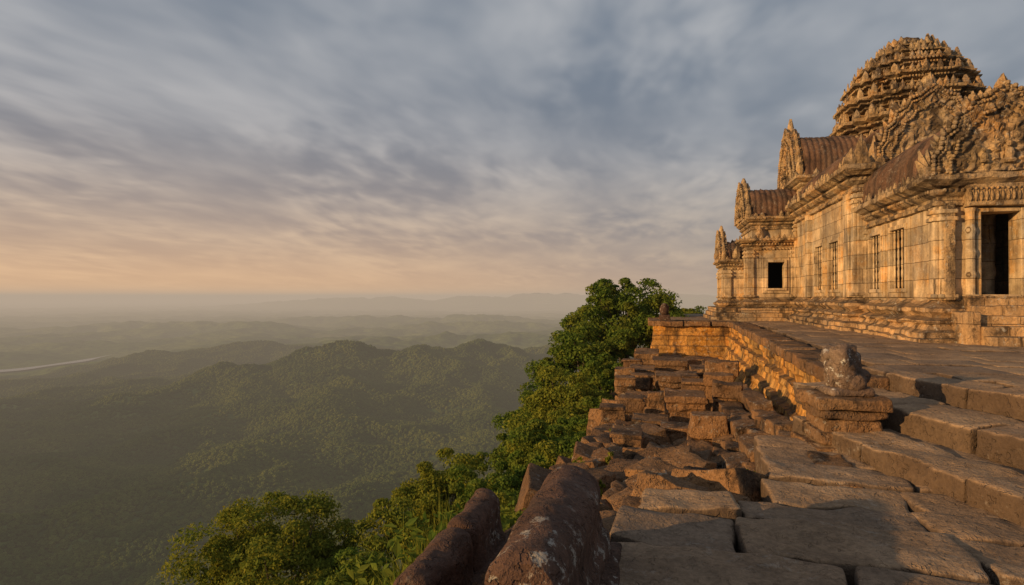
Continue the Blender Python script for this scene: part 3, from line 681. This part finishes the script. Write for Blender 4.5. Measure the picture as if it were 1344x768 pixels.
for k in range(5):
    y=6.2+.3*k
    while y<15.5-k:
        l=rng.uniform(.6,1.6);x=1.85-.37*k+(y-8)*.03+rng.uniform(-.1,.1);z=-1.9-.2*k-(y-6.5)*.05
        if rng.random()>.12:
            rblock(Rb,(x,y+l/2,z-.1+rng.uniform(-.08,.05)),(rng.uniform(.16,.24),l/2-.02,.24),.03,rng.uniform(-.08,.08),(rng.uniform(-.06,.06),rng.uniform(-.15,.08)),n=(10,18,10),amp=.09,freq=3)
        y+=l
for k in range(850):
    y=5.9+23.5*rng.random()**1.2;x=rng.uniform(-1.3,2.2 if y>8 else 1.1)
    if y<6.6 and x<-.5: continue
    s=(rng.uniform(.07,.2) if rng.random()<.6 else rng.uniform(.2,.33))*(1.15 if y>12 else .9);z=gz1(x,y)
    hx,hy,hz=s*rng.uniform(.7,1.5),s*rng.uniform(.7,1.5),s*rng.uniform(.5,.95)
    rblock(Rb,(x,y,z+hz*.5+rng.uniform(0,.16)),(hx,hy,hz),.02,rng.uniform(-.5,.5)+(0 if rng.random()<.7 else .8),tuple(rng.normal(0,.2,2)),n=(9,9,9),amp=.09,freq=3.5,warp=.03)
def stack(x,y,lev,s,cap=False):
    z=gz1(x,y)-.1
    for i in range(lev):
        h=rng.uniform(.22,.42);ss=s*(1.15 if cap and i==lev-1 else rng.uniform(.84,1.0))
        rblock(Rb,(x+rng.uniform(-.07,.07),y+rng.uniform(-.07,.07),z+h/2),(ss/2*rng.uniform(.92,1.1),ss/2,h/2+.004),.025,rng.uniform(-.16,.16),tuple(rng.normal(0,.03,2)),n=(10,10,9),amp=.08,freq=3.5);z+=h
        if rng.random()<.4: rblock(Rb,(x,y,z+.03),(ss/2*1.06,ss/2*1.06,.035),.015,rng.uniform(-.05,.05),n=(8,8,6),amp=.03);z+=.06
for a in((1.5,14.3,4,.5),(.5,17.5,3,.7),(1.9,19.2,5,.8),(-.4,20,4,.6),(-.9,24.6,5,.6),(1.5,23.3,4,.8),(2.1,23,5,.8),(-.6,16,3,.5),(-.9,19,4,.5),(.3,10.8,2,.5),(-.5,11,2,.45),(.9,11.5,3,.5),(-1.0,14.5,3,.45),(-1.05,21,5,.5),(1.6,16.3,5,.6),(-.5,29.2,6,.6),(2.4,26.5,4,.9),(1.1,16.8,4,.7),(0.0,15.5,3,.5),(.4,12.6,2,.5),(.4,21.6,4,.6)):
    stack(*a,cap=rng.random()<.7)
for p in((-.95,5.0),(-.8,5.5),(-.45,5.2),(-.1,5.9),(-.9,4.75),(-1.0,3.9),(-.97,3.1),(-.96,2.4)):
    rblock(Rb,(p[0],p[1],-2.05),(rng.uniform(.15,.22),rng.uniform(.2,.36),.16),.05,rng.uniform(-.2,.2),tuple(rng.normal(0,.05,2)),n=(12,12,7),amp=.06,freq=3)
Rb.build('ruined_stone_blocks',[m_rub],True)
# ---------------------------------------------------------------- vegetation
def nrm(v): return v/np.linalg.norm(v,axis=1,keepdims=True)
def leaves(mb,p,d,l,m):
    n=len(p);nn=nrm(d+.8*rng.normal(size=(n,3)));r=rng.normal(size=(n,3));t=nrm(np.cross(nn,r));b=np.cross(nn,t)
    L=(l*rng.uniform(.6,1.3,n))[:,None]
    v=np.stack([p-t*L*.5,p+b*L*.26+nn*L*.06,p+t*L*.5,p-b*L*.26+nn*L*.06],1).reshape(-1,3)
    mb.add(v,np.arange(4*n).reshape(-1,4),m)
def crown(mb,c,R,leaf,n,K,m=0,lo=-.5):
    c=np.array(c,float);R=np.array(R,float)
    d=nrm(rng.normal(size=(K*3,3)));d=d[d[:,2]>lo][:K];cl=c+d*R*rng.uniform(.4,1.02,(len(d),1));rr=R.mean()*rng.uniform(.1,.3,len(d))
    k=rng.integers(0,len(d),n);od=d[k];dd=nrm(rng.normal(size=(n,3))+.7*od+np.array([0,0,.35]))
    p=cl[k]+dd*(rr[k]*rng.uniform(.5,1.15,n))[:,None]*np.array([1.15,1.15,.75])
    leaves(mb,p,dd,leaf,m);return cl
def tube(mb,pts,rs,n=7,m=1):
    pts=np.array(pts,float);V=[]
    for i,(p,r) in enumerate(zip(pts,rs)):
        t=pts[min(i+1,len(pts)-1)]-pts[max(i-1,0)];t/=np.linalg.norm(t);a=np.cross(t,[.3,1,.1]);a/=np.linalg.norm(a);b=np.cross(t,a)
        for j in range(n): w=2*math.pi*j/n;V.append(p+r*(a*math.cos(w)+b*math.sin(w)))
    mb.add(V,[[i*n+j,i*n+(j+1)%n,(i+1)*n+(j+1)%n,(i+1)*n+j] for i in range(len(pts)-1) for j in range(n)],m)
def tree(name,x,y,zc,R,leaf,n,K,mat,tr=.16):
    mb=MB();cl=crown(mb,(x,y,zc),R,leaf,n,K)
    g=gz1(x,y);b=np.array([x,y,g-.3]);top=np.array([x,y,zc-R[2]*.1]);mid=(b+top)/2+np.array([rng.uniform(-.3,.3),rng.uniform(-.3,.3),0])
    tube(mb,[b,mid,top],[tr,tr*.75,tr*.45])
    for i in range(min(len(cl),26)):
        s=mid+(top-mid)*rng.uniform(.1,1);e=cl[i];q_=(s+e)/2+np.array([0,0,-.12]);tube(mb,[s,q_,e],[tr*.35,tr*.2,tr*.07],5)
    mb.build(name,[mat,m_bark])
tree('broadleaf_tree',-1.9,36.6,-1.85,(3.15,2.8,2.8),.2,36000,95,m_leaf,.22)
tree('broadleaf_tree.001',-3.6,31,-4.0,(2.3,2.3,2.2),.18,26000,70,m_leaf)
tree('broadleaf_tree.002',-3.5,23.8,-5.3,(2.0,2.1,2.2),.15,26000,70,m_leafy)
tree('broadleaf_tree.003',-6.0,33.6,-6.8,(2.2,2.4,2.2),.18,18000,60,m_leaf)
tree('broadleaf_tree.004',-5.2,25.5,-7.4,(2.0,2.2,1.9),.16,18000,50,m_leaf)
tree('broadleaf_tree.005',-7.75,11.5,-5.85,(1.85,1.8,1.45),.085,46000,110,m_leafy,.1)
tree('broadleaf_tree.006',-5.6,16.2,-5.8,(1.4,1.5,1.45),.1,24000,60,m_leafy,.1)
S1=MB()
for (x,y,z,r,rz_,lf,n) in((-3.0,17,-5.0,1.5,1.5,.11,22000),(-1.9,13.2,-4.0,.9,.8,.09,9000),(-4.1,14.5,-5.3,1.1,1.1,.09,15000),(-5.4,12.1,-5.5,1.1,1.1,.085,16000),
    (-4.3,8.4,-4.75,.85,.8,.07,13000),(-2.5,10.7,-4.2,.8,.7,.08,10000),(-2.0,20.5,-4.6,1.2,1.2,.11,12000),(-1.9,27,-4.2,1.2,1.6,.14,12000),(-1.7,31.5,-3.2,1.2,1.8,.15,12000),
    (2.2,47,-1.9,1.7,1.3,.16,8000),(4.6,48.5,-2.0,2.0,1.3,.16,8000),(7,50,-2.2,2,1.3,.16,6000),(-.5,44,-2.6,2.4,2.0,.17,12000),(-6.3,9.4,-6.6,1.3,1.2,.085,13000),(-3.3,6.4,-4.4,.8,.8,.07,11000),
    (-6.9,20.5,-9.0,2.0,2.0,.14,16000),(-8.0,27,-11,2.4,2.2,.16,14000),(-9.5,15.5,-10.2,2.2,2,.12,14000)):
    crown(S1,(x,y,z),(r,r,rz_),lf,n,40,m=0 if rng.random()<.5 else 2)
    g=gz1(x,y)
    for k in range(6):
        e=np.array([x,y,z])+rng.uniform(-.5,.5,3)*r;tube(S1,[(x+rng.uniform(-.2,.2),y+rng.uniform(-.2,.2),g-.2),(np.array([x,y,g])+e)/2,e],[.04,.03,.012],5)
n=60000;gy_=rng.uniform(4.2,34,n);gx_=-1.15-rng.random(n)**1.2*9;gz_=ground(gx_,gy_);k=fbm(np.stack([gx_,gy_,gx_*0],1)*.8,3)
p=np.stack([gx_,gy_,gz_+.05+rng.random(n)*(.35+.9*np.maximum(k+.2,0))*np.minimum(1,(-gx_-1.0)*.8)],1)
leaves(S1,p,np.tile([0,0,1.],(n,1)),.11,0)
for _ in range(46):
    y=rng.uniform(6.5,28);x=rng.uniform(-1.3,1.6) if rng.random()<.5 else rng.uniform(-1.3,-.5);z=gz1(x,y)+rng.uniform(.15,.4);r=rng.uniform(.08,.22)
    crown(S1,(x,y,z),(r,r,r*.8),.05,500,10,m=2)
S1.build('hillside_shrubs',[m_leaf,m_bark,m_leafy])
G=MB();n=9000;gx_=rng.uniform(-3.4,-1.6,n);gy_=rng.uniform(4.3,9,n);gz_=ground(gx_,gy_);h=rng.uniform(.15,.5,n);a=rng.uniform(0,6.28,n)
d=np.stack([np.cos(a),np.sin(a),np.zeros(n)],1);b0=np.stack([gx_,gy_,gz_-.03],1);up=np.array([0,0,1.])
v=np.stack([b0-d*.008,b0+d*.008,b0+up*h[:,None]+rng.normal(0,.12,(n,3))],1).reshape(-1,3);G.add(v,np.arange(3*n).reshape(-1,3));G.build('grass',[m_leafy])
# ---------------------------------------------------------------- light
from mathutils import Vector
elev=math.radians(11.5);sv=np.array([-.82,-.57]);sv/=np.linalg.norm(sv)
sd=Vector((sv[0]*math.cos(elev),sv[1]*math.cos(elev),math.sin(elev)))
ld=bpy.data.lights.new('sun','SUN');ld.energy=5.0;ld.angle=math.radians(.6);ld.color=(1,.61,.26)
lo=bpy.data.objects.new('sun',ld);sc.collection.objects.link(lo);lo.rotation_euler=sd.to_track_quat('Z','Y').to_euler()
w=bpy.data.worlds.new('World');sc.world=w;w.use_nodes=True;T=NT(w.node_tree)
sk=T.n('ShaderNodeTexSky',sky_type='NISHITA');sk.sun_disc=False;sk.sun_elevation=elev;sk.sun_rotation=math.atan2(sv[0],sv[1])%(2*math.pi);sk.air_density=1.2;sk.dust_density=2.5
tc=T.n('ShaderNodeTexCoord').outputs['Generated'];sp=T.n('ShaderNodeSeparateXYZ',{0:tc});X,Y,Z=sp.outputs
zp=T.math('MAXIMUM',Z,0.);zc=T.math('ADD',zp,.13)
pv=T.n('ShaderNodeCombineXYZ',{0:T.math('DIVIDE',X,zc),1:T.math('DIVIDE',Y,zc),2:0.}).outputs[0]
wn=T.n('ShaderNodeTexNoise',{'Vector':pv,'Scale':.7,'Detail':3.}).outputs[1]
wv_=T.n('ShaderNodeVectorMath',{0:wn,1:(.5,.5,.5)},operation='SUBTRACT').outputs[0];ws=T.n('ShaderNodeVectorMath',{0:wv_},operation='SCALE');ws.inputs['Scale'].default_value=.5
pw=T.n('ShaderNodeVectorMath',{0:pv,1:ws.outputs[0]},operation='ADD').outputs[0]
st=T.n('ShaderNodeMapping',{'Vector':pw,'Rotation':(0,0,math.radians(32)),'Scale':(1.,.6,1)}).outputs[0]
st2=T.n('ShaderNodeMapping',{'Vector':pw,'Rotation':(0,0,math.radians(-25)),'Scale':(1.,.5,1)}).outputs[0]
na_=T.noise(st,1.3,4,.5);nb=T.noise(st2,7.5,2,.45);nc=T.noise(pv,.5,2,.5);ne=T.noise(st,3.,3,.5)
rip=T.math('MULTIPLY',T.math('SUBTRACT',nb,.5),T.ramp(T.noise(pv,.9,2,.5),.4,.6,.1,.4))
cm=T.math('ADD',T.math('ADD',T.math('MULTIPLY',na_,.5),T.math('MULTIPLY',nc,.3)),T.math('ADD',T.math('MULTIPLY',ne,.2),rip))
f=T.ramp(cm,.35,.70)
low=T.ramp(zp,.05,.26)
lc=T.mix(low,(.56,.48,.40),(.45,.465,.49))
cc=T.mix(f,(.160,.205,.27),lc)
hz=T.math('POWER',2.718,T.math('MULTIPLY',zp,-1/.10))
az=T.n('ShaderNodeVectorMath',{0:tc,1:(-.93,.36,0)},operation='DOT_PRODUCT').outputs['Value']
wf=T.ramp(az,-.05,1.)
hc=T.mix(wf,(.36,.30,.27),(1.0,.57,.27))
cc=T.mix(T.math('MULTIPLY',hz,.93),cc,hc)
c10=T.mix(1.,cc,(10,10,10),'MULTIPLY')
fin=T.mix(.92,sk.outputs[0],c10)
bg=T.n('ShaderNodeBackground',{'Color':fin,'Strength':.1});T.n('ShaderNodeOutputWorld',{0:bg.outputs[0]})
# ---------------------------------------------------------------- camera
cd=bpy.data.cameras.new('camera');cd.lens=21.43;cd.sensor_width=36;cd.clip_start=.05;cd.clip_end=120000
co=bpy.data.objects.new('camera',cd);sc.collection.objects.link(co);co.rotation_euler=(math.radians(90.43),0,math.radians(13.2));sc.camera=co
